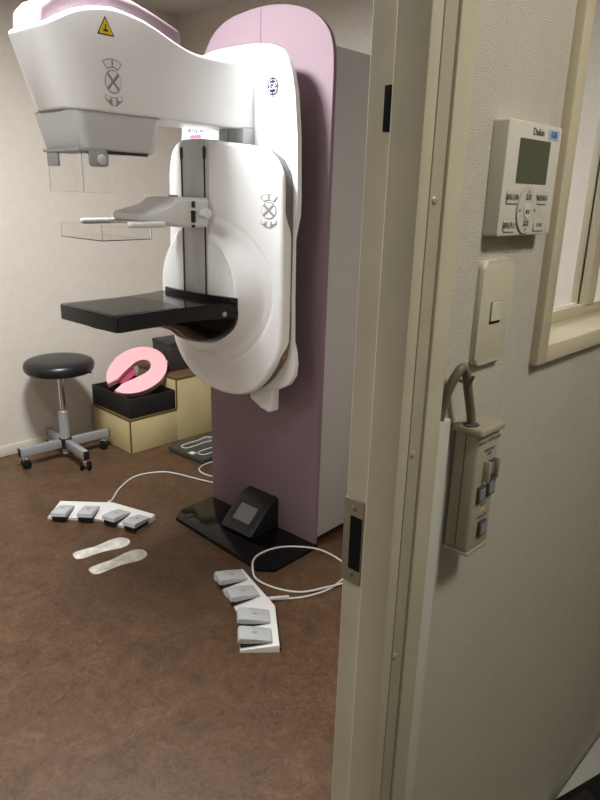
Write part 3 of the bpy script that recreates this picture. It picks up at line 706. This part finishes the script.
pp.append(box('edge_trim', sx1-0.003, sx1+0.004, sy0-0.002, sy0+0.004, 0.2122, 0.392, 'stepedge', steps))
shift(steps, pp)

tz = 0.2122
tray = thing('tray', 'open black box holding the pink cushion on the lower step', 'tray', (2.105, 3.43, tz))
tx0, tx1, ty0, ty1, th = -0.162, 0.154, -0.200, 0.232, 0.118
box('bottom', tx0, tx1, ty0, ty1, 0.0, 0.006, 'traymat', tray)
box('side_panel', tx0, tx0+0.008, ty0, ty1, 0.0062, th, 'traymat', tray, 0.001)
box('side_panel', tx1-0.008, tx1, ty0, ty1, 0.0062, th, 'traymat', tray, 0.001)
box('end_panel', tx0+0.0082, tx1-0.0082, ty0, ty0+0.008, 0.0062, th, 'traymat', tray, 0.001)
box('end_panel', tx0+0.0082, tx1-0.0082, ty1-0.008, ty1, 0.0062, th, 'traymat', tray, 0.001)

# horseshoe cushion leaning in the tray
nrm = Vector((-0.36, -0.55, 0.75)).normalized()
cr_ = Vector((0.93, -0.02, 0.36)); cr_ = (cr_ - nrm*cr_.dot(nrm)).normalized(); sd_ = nrm.cross(cr_)
cu = thing('cushion', 'pink horseshoe shaped padded cushion leaning inside the black tray', 'cushion', (2.113, 3.412, 0.434))
def horseshoe(gap, R0, R1, n=44):
    out = []
    for k in range(n+1):
        a = radians(gap + (360-2*gap)*k/n)
        out.append((-cos(a)*R1*1.19, sin(a)*R1*(0.93 - 0.05*cos(a))))
    inn = []
    for k in range(n+1):
        a = radians(360-gap*1.5 - (360-3*gap)*k/n)
        c_ = max(0.0, cos(a))
        inn.append((-cos(a)*R0*(1.25 + 1.9*c_**2) + 0.030, sin(a)*R0*(0.92 + 0.25*c_**4)))
    return out + inn
def cpt(u, v, d): return tuple(cr_*u + sd_*v + nrm*d)
hs = horseshoe(12, 0.054, 0.164)
prism('pad', hs, cpt, -0.012, 0.018, 'pinkfoam', cu, 0.009, 3, 50)
prism('under_pad', horseshoe(12.5, 0.056, 0.162), cpt, -0.030, -0.0125, 'pinkfoam', cu, 0.006, 2, 50)
prism('lining', ellipse(0.075, 0.045, 20, -0.06, 0.045), cpt, -0.038, -0.0305, 'pinkcloth', cu)
for u0, v0 in ((-0.03, 0.152), (0.182, -0.06)):
    tube('strap', [cpt(u0, v0*1.0, 0.012), cpt(u0*1.02, v0*1.03, 0.0), cpt(u0*1.02, v0*1.04, -0.024), cpt(u0*0.98, v0*1.01, -0.044)], 0.006, 'paleband', cu, 8)

dbx = thing('storage_box', 'charcoal square box on the upper step behind the machine', 'box', (2.452, 3.478, 0.4072))
box('body', -0.130, 0.130, -0.122, 0.07, 0.0, 0.160, 'darkbox', dbx, 0.003)
box('lid', -0.132, 0.132, -0.124, 0.072, 0.1602, 0.185, 'darkbox', dbx, 0.003)
box('label_strip', 0.06, 0.085, -0.1232, -0.122, 0.03, 0.034, 'greyplastic', dbx)

# body scale on the floor
scx, scy = 2.290, 2.972
sc_ = thing('weighing_scale', 'dark flat weighing scale with white foot outlines on floor behind machine', 'scale', (scx, scy, 0), radians(4))
prism('platform', rrect(0.32, 0.315, 0.008, 4), lambda u, v, d: (u, v, d), 0.008, 0.032, 'scaleglass', sc_, 0.002)
for x in (-0.12, 0.12):
    for y in (-0.12, 0.12): lathe('foot', [(0.018, 0), (0.018, 0.008), (0, 0.008)], 'rubber', sc_, 12, Matrix.Translation((x, y, 0)))
for y in (0.075, -0.075):
    pts = [(p.x, p.y, 0.0325) for p in crom([(-0.10, y-0.025, 0), (-0.115, y, 0), (-0.10, y+0.028, 0), (-0.04, y+0.032, 0), (0.03, y+0.026, 0), (0.10, y+0.036, 0), (0.125, y, 0), (0.10, y-0.036, 0), (0.03, y-0.026, 0), (-0.04, y-0.03, 0)], 5, True)]
    tube('foot_outline', pts, 0.0022, 'white', sc_, 6, True)
lb = prism('maker_label', rrect(0.035, 0.040, 0.001, 1, -0.132, -0.03), lambda u, v, d: (u, v, d), 0.0318, 0.0326, 'sticker', sc_)

# ================================================================ THINGS ON THE CORRIDOR WALL
def wf(u, v, d): return (u, -d, v)                       # on the wall, thing frame at the wall face
# air conditioner remote
rc = thing('air_conditioner_remote', 'white wall thermostat remote with dark display above the light switch', 'remote control', (0.7045, YW, 1.5195))
body = prism('case', rrect(0.122, 0.114, 0.003, 4), wf, 0.0005, 0.0175, 'remote', rc, 0.002, 2)
prism('back_plate', rrect(0.119, 0.111, 0.003, 4), wf, 0.0, 0.0085, 'remotebtn', rc)
F = 0.0176
prism('display', rrect(0.070, 0.044, 0.001, 2, 0.000, 0.0185), wf, F-0.0005, F+0.0003, 'lcdgreen', rc)
text('brand_text', 'Daikin', 0.0100, 'black', rc, (0.004, -F-0.0002, 0.0480), (1, 0, 0), (0, 0, 1), 0.0002)
sl_ = prism('sticker', rrect(0.025, 0.010, 0.0008, 2, 0.0400, 0.0475), wf, F-0.0004, F+0.0003, 'bluelabel', rc)
text('sticker_text', '抗菌', 0.0075, 'blueink', sl_, (0.0400, -F-0.0004, 0.0475), (1, 0, 0), (0, 0, 1), 0.0002)
prism('dial_ring', ellipse(0.0225, 0.0245, 40, -0.0045, -0.0310), wf, F-0.0005, F+0.0006, 'midgrey', rc)
dl = prism('dial', ellipse(0.0218, 0.0238, 40, -0.0045, -0.0310), wf, F, F+0.0018, 'remotebtn', rc, 0.0008, 1)
prism('center_button_rim', ellipse(0.0082, 0.0090, 24, -0.0045, -0.0310), wf, F+0.0015, F+0.0020, 'midgrey', dl)
prism('center_button', ellipse(0.0075, 0.0083, 24, -0.0045, -0.0310), wf, F+0.0015, F+0.0026, 'remote', dl, 0.0004, 1)
def wtxt(s, size, x, z, d, parent, m='darkgrey'): return text('button_text', s, size, m, parent, (x, -d, z), (1, 0, 0), (0, 0, 1), 0.0002)
wtxt('温度', 0.0072, -0.0045, -0.0175, F+0.0019, dl); wtxt('△', 0.004, -0.0045, -0.0115, F+0.0019, dl)
wtxt('温度', 0.0072, -0.0045, -0.0445, F+0.0019, dl); wtxt('▽', 0.004, -0.0045, -0.0510, F+0.0019, dl)
wtxt('◀', 0.0042, -0.0220, -0.0310, F+0.0019, dl); wtxt('▶', 0.0042, 0.0130, -0.0310, F+0.0019, dl)
wtxt('確定', 0.0052, -0.0045, -0.0325, F+0.0027, dl)
for s, x, z, sz in (('運転切換', -0.0385, -0.0180, 0.0065), ('風量風向', 0.0300, -0.0180, 0.0065), ('運転停止', -0.0385, -0.0465, 0.0068), ('ｷｬﾝｾﾙ', 0.0300, -0.0465, 0.0056)):
    prism('button_rim', rrect(0.0265, 0.0135, 0.003, 4, x, z), wf, F-0.0004, F+0.0004, 'midgrey', rc)
    b = prism('button', rrect(0.0255, 0.0125, 0.003, 4, x, z), wf, F-0.0002, F+0.0012, 'remotebtn', rc, 0.0005, 1)
    wtxt(s, sz, x-0.001, z, F+0.0013, b)
# light switch
sw_ = thing('light_switch', 'ivory wall plate with one small square rocker switch below the remote', 'light switch', (0.6780, YW, 1.3790))
pl_ = bmesh.new(); add_prism(pl_, rrect(0.0690, 0.1150, 0.008, 5), wf, 0.0, 0.0075, 0.0050, 3); fin('plate', pl_, 'switchpl', sw_, angle=50)
prism('surround', rrect(0.0235, 0.0250, 0.0006, 2, 0.0, 0.0), wf, 0.0065, 0.0079, 'gap', sw_)
prism('rocker', rrect(0.0200, 0.0215, 0.0008, 2, -0.001, 0.0015), wf, 0.0070, 0.0098, 'switchkey', sw_, 0.0006, 1)
# hand controller hanging from its cable
hc = thing('hand_controller', 'grey hand control box with square push keys hanging beside the door frame', 'control box', (0.6455, YW, 1.104))
case = [(-0.0265, 0.0), (0.0265, 0.0), (0.0265, 0.158), (-0.0265, 0.158)]
bm = bmesh.new(); add_box(bm, -0.0225, 0.0245, -0.035, -0.004, 0.004, 0.150, 0.004, 3); fin('case', bm, 'ctrlbox', hc)
box('case_seam', -0.0228, 0.0, -0.0195, -0.0185, 0.008, 0.146, 'darkgrey', hc)
bm = bmesh.new(); add_box(bm, -0.0265, 0.0275, -0.0395, -0.002, 0.1475, 0.157, 0.003, 3); fin('top_lid', bm, 'ctrlbox', hc)
bm = bmesh.new(); add_box(bm, -0.0230, 0.0250, -0.0362, -0.003, 0.0, 0.0045, 0.0015, 2); fin('bottom_lid', bm, 'ctrlbox', hc)
FC = 0.0351
text('heading_text', 'HAND CONTROLLER', 0.0062, 'darkgrey', hc, (0.0015, -FC, 0.1385), (1, 0, 0), (0, 0, 1), 0.0002, squeeze=0.82)
text('emergency_text', 'EMERGENCY\nSTOP', 0.0052, 'darkgrey', hc, (0.004, -FC, 0.1245), (1, 0, 0), (0, 0, 1), 0.0002, squeeze=0.8)
def key(x, z, w, h, guard=False):
    k = prism('push_key', rrect(w, h, 0.001, 2, x, z), wf, 0.034, 0.0385, 'key', hc, 0.0008, 1)
    prism('key_face', rrect(w*0.74, h*0.74, 0.001, 2, x, z), wf, 0.0380, 0.0392, 'chromekey', k, 0.0005, 1)
    if guard:
        g = bmesh.new(); add_box(g, x-w/2-0.004, x-w/2-0.0005, -0.043, -0.0345, z-h/2-0.004, z+h/2+0.002, 0.001); add_box(g, x+w/2+0.0005, x+w/2+0.004, -0.043, -0.0345, z-h/2-0.004, z+h/2+0.002, 0.001)
        fin('key_guard', g, 'ctrlbox', hc)
    return k
key(0.006, 0.104, 0.017, 0.019, True)
key(-0.0070, 0.0755, 0.0165, 0.0195); key(0.0135, 0.0785, 0.0165, 0.0195)
key(0.004, 0.029, 0.0165, 0.0195)
text('lamp_text', 'LIGHT', 0.0042, 'darkgrey', hc, (0.003, -FC, 0.0590), (1, 0, 0), (0, 0, 1), 0.0002)
prism('lamp_mark', rrect(0.010, 0.0022, 0.0005, 2, 0.003, 0.0525), wf, 0.0348, 0.0354, 'yellow', hc)
text('key_text', 'OPEN / CLOSE', 0.0042, 'darkgrey', hc, (0.004, -FC, 0.0440), (1, 0, 0), (0, 0, 1), 0.0002, squeeze=0.8)
cabpts = [(-0.0605, -0.0065, 0.155), (-0.0605, -0.0070, 0.176), (-0.0597, -0.013, 0.204), (-0.0545, -0.0185, 0.222), (-0.0465, -0.0195, 0.227), (-0.0385, -0.020, 0.218), (-0.030, -0.020, 0.196), (-0.020, -0.020, 0.170), (-0.0150, -0.020, 0.150)]
tube('cable', crom(cabpts, 6), 0.0050, 'ctrlcable', hc, 12)
lathe('cable_grommet', [(0.009, 0), (0.009, 0.001), (0.006, 0.002), (0, 0.002)], 'darkgrey', hc, 16, Matrix.Translation((-0.0170, -0.020, 0.157)))
tube('wall_hook', [(-0.0370, 0.0, 0.211), (-0.0370, -0.014, 0.2095), (-0.0370, -0.025, 0.2105), (-0.0370, -0.028, 0.218)], 0.0018, 'steel', hc, 8)
# cable cover strip beside the casing
rw = box('cable_raceway', 0.5730, 0.5985, 0.3475, YW, 0.0, 1.273, 'raceway', None, 0.0015)
tag(rw, 'narrow white cable cover strip running down beside the door frame', 'cable cover')

# low cabinet in the corridor corner (only a corner of it shows)
lc = thing('low_cabinet', 'low cabinet with light grey top in the bottom right corner', 'cabinet', (1.30, 0.10, 0.0))
box('body', -0.20, 0.168, -0.30, 0.245, 0.0, 0.236, 'blackmatte', lc, 0.003)
box('top', -0.215, 0.172, -0.31, 0.256, 0.2362, 0.250, 'boxgrey', lc, 0.002)
dv = thing('black_case', 'black case with dark grey lid on the low cabinet', 'case', (1.31, 0.15, 0.2502))
def dvp(pts): return [(x-1.31, y-0.15) for x, y in pts]
prism('body', dvp([(1.172, 0.3560), (1.440, 0.2760), (1.440, -0.12), (1.172, -0.12)]), lambda u, v, d: (u, v, d), 0.0, 0.022, 'blackmatte', dv, 0.003)
prism('lid', dvp([(1.262, 0.312), (1.190, 0.3335), (1.185, 0.09), (1.190, 0.07)]), lambda u, v, d: (u, v, d), 0.0215, 0.0255, 'darkbox', dv, 0.001)

# ================================================================ LAMPS
def ceiling_or_fill_lamp(name, label, x, y, sx, sy, z, power, col):
    t = thing(name, label, 'ceiling light', (x, y, z), 0)
    bm = bmesh.new()
    for a in ((-sx/2-0.02, sx/2+0.02, -sy/2-0.02, -sy/2), (-sx/2-0.02, sx/2+0.02, sy/2, sy/2+0.02), (-sx/2-0.02, -sx/2, -sy/2, sy/2), (sx/2, sx/2+0.02, -sy/2, sy/2)):
        add_box(bm, *a, -0.03, 0.0)
    add_box(bm, -sx/2, sx/2, -sy/2, sy/2, -0.008, 0.0)
    fin('housing', bm, 'lampbody', t)
    L = bpy.data.lights.new(name, 'AREA'); L.shape = 'RECTANGLE'; L.size = sx*0.98; L.size_y = sy*0.98; L.energy = power; L.color = col
    o = bpy.data.objects.new('lamp', L); COL.objects.link(o); o.parent = t; o.location = (0, 0, -0.012)
    return t
ceiling_or_fill_lamp('ceiling_or_fill_lamp', 'ceiling lamp of the exam room above the machine head', 0.99, 2.09, 0.30, 0.36, ZC, 86, (0.955, 0.985, 1.0))
ceiling_or_fill_lamp('ceiling_or_fill_lamp', 'added fill lamp under the exam room ceiling nearer the doorway', 0.14, 1.65, 0.30, 0.60, ZC, 15, (0.955, 0.985, 1.0))  # unseen fill, added to light the gantry cover from the front
ceiling_or_fill_lamp('ceiling_or_fill_lamp', 'ceiling lamp of the corridor in front of the wall remote', 0.62, -0.30, 0.24, 0.24, ZH, 9.2, (1.0, 0.94, 0.80))
ceiling_or_fill_lamp('ceiling_or_fill_lamp', 'added fill lamp further along the corridor to the left', -1.1, -0.7, 0.28, 0.28, ZH, 5.5, (1.0, 0.94, 0.80))  # unseen fill, added to brighten the jamb and other left-facing sides

W = bpy.data.worlds.new('world'); S.world = W; W.use_nodes = True
W.node_tree.nodes['Background'].inputs['Color'].default_value = (0.9, 0.92, 1.0, 1); W.node_tree.nodes['Background'].inputs['Strength'].default_value = 0.02

# ================================================================ CAMERA
pitch, roll, yaw = radians(17.4), radians(1.62), radians(46.2)
fw = Vector((sin(yaw)*cos(pitch), cos(yaw)*cos(pitch), -sin(pitch)))
r0 = Vector((cos(yaw), -sin(yaw), 0)); u0 = r0.cross(fw)
rr_ = r0*cos(roll) + u0*sin(roll); uu = -r0*sin(roll) + u0*cos(roll)
cam = bpy.data.cameras.new('camera'); co = bpy.data.objects.new('camera', cam); COL.objects.link(co)
cam.sensor_fit = 'VERTICAL'; cam.sensor_height = 24; cam.sensor_width = 18; cam.lens = 660/800*24; cam.clip_start = 0.02; cam.clip_end = 50
bk = -fw
co.matrix_world = Matrix(((rr_.x, uu.x, bk.x, 0), (rr_.y, uu.y, bk.y, 0), (rr_.z, uu.z, bk.z, 1.5), (0, 0, 0, 1)))
S.camera = co
S.view_settings.view_transform = 'Standard'; S.view_settings.look = 'None'; S.view_settings.exposure = 0.0; S.view_settings.gamma = 1.0
S.view_settings.use_curve_mapping = False
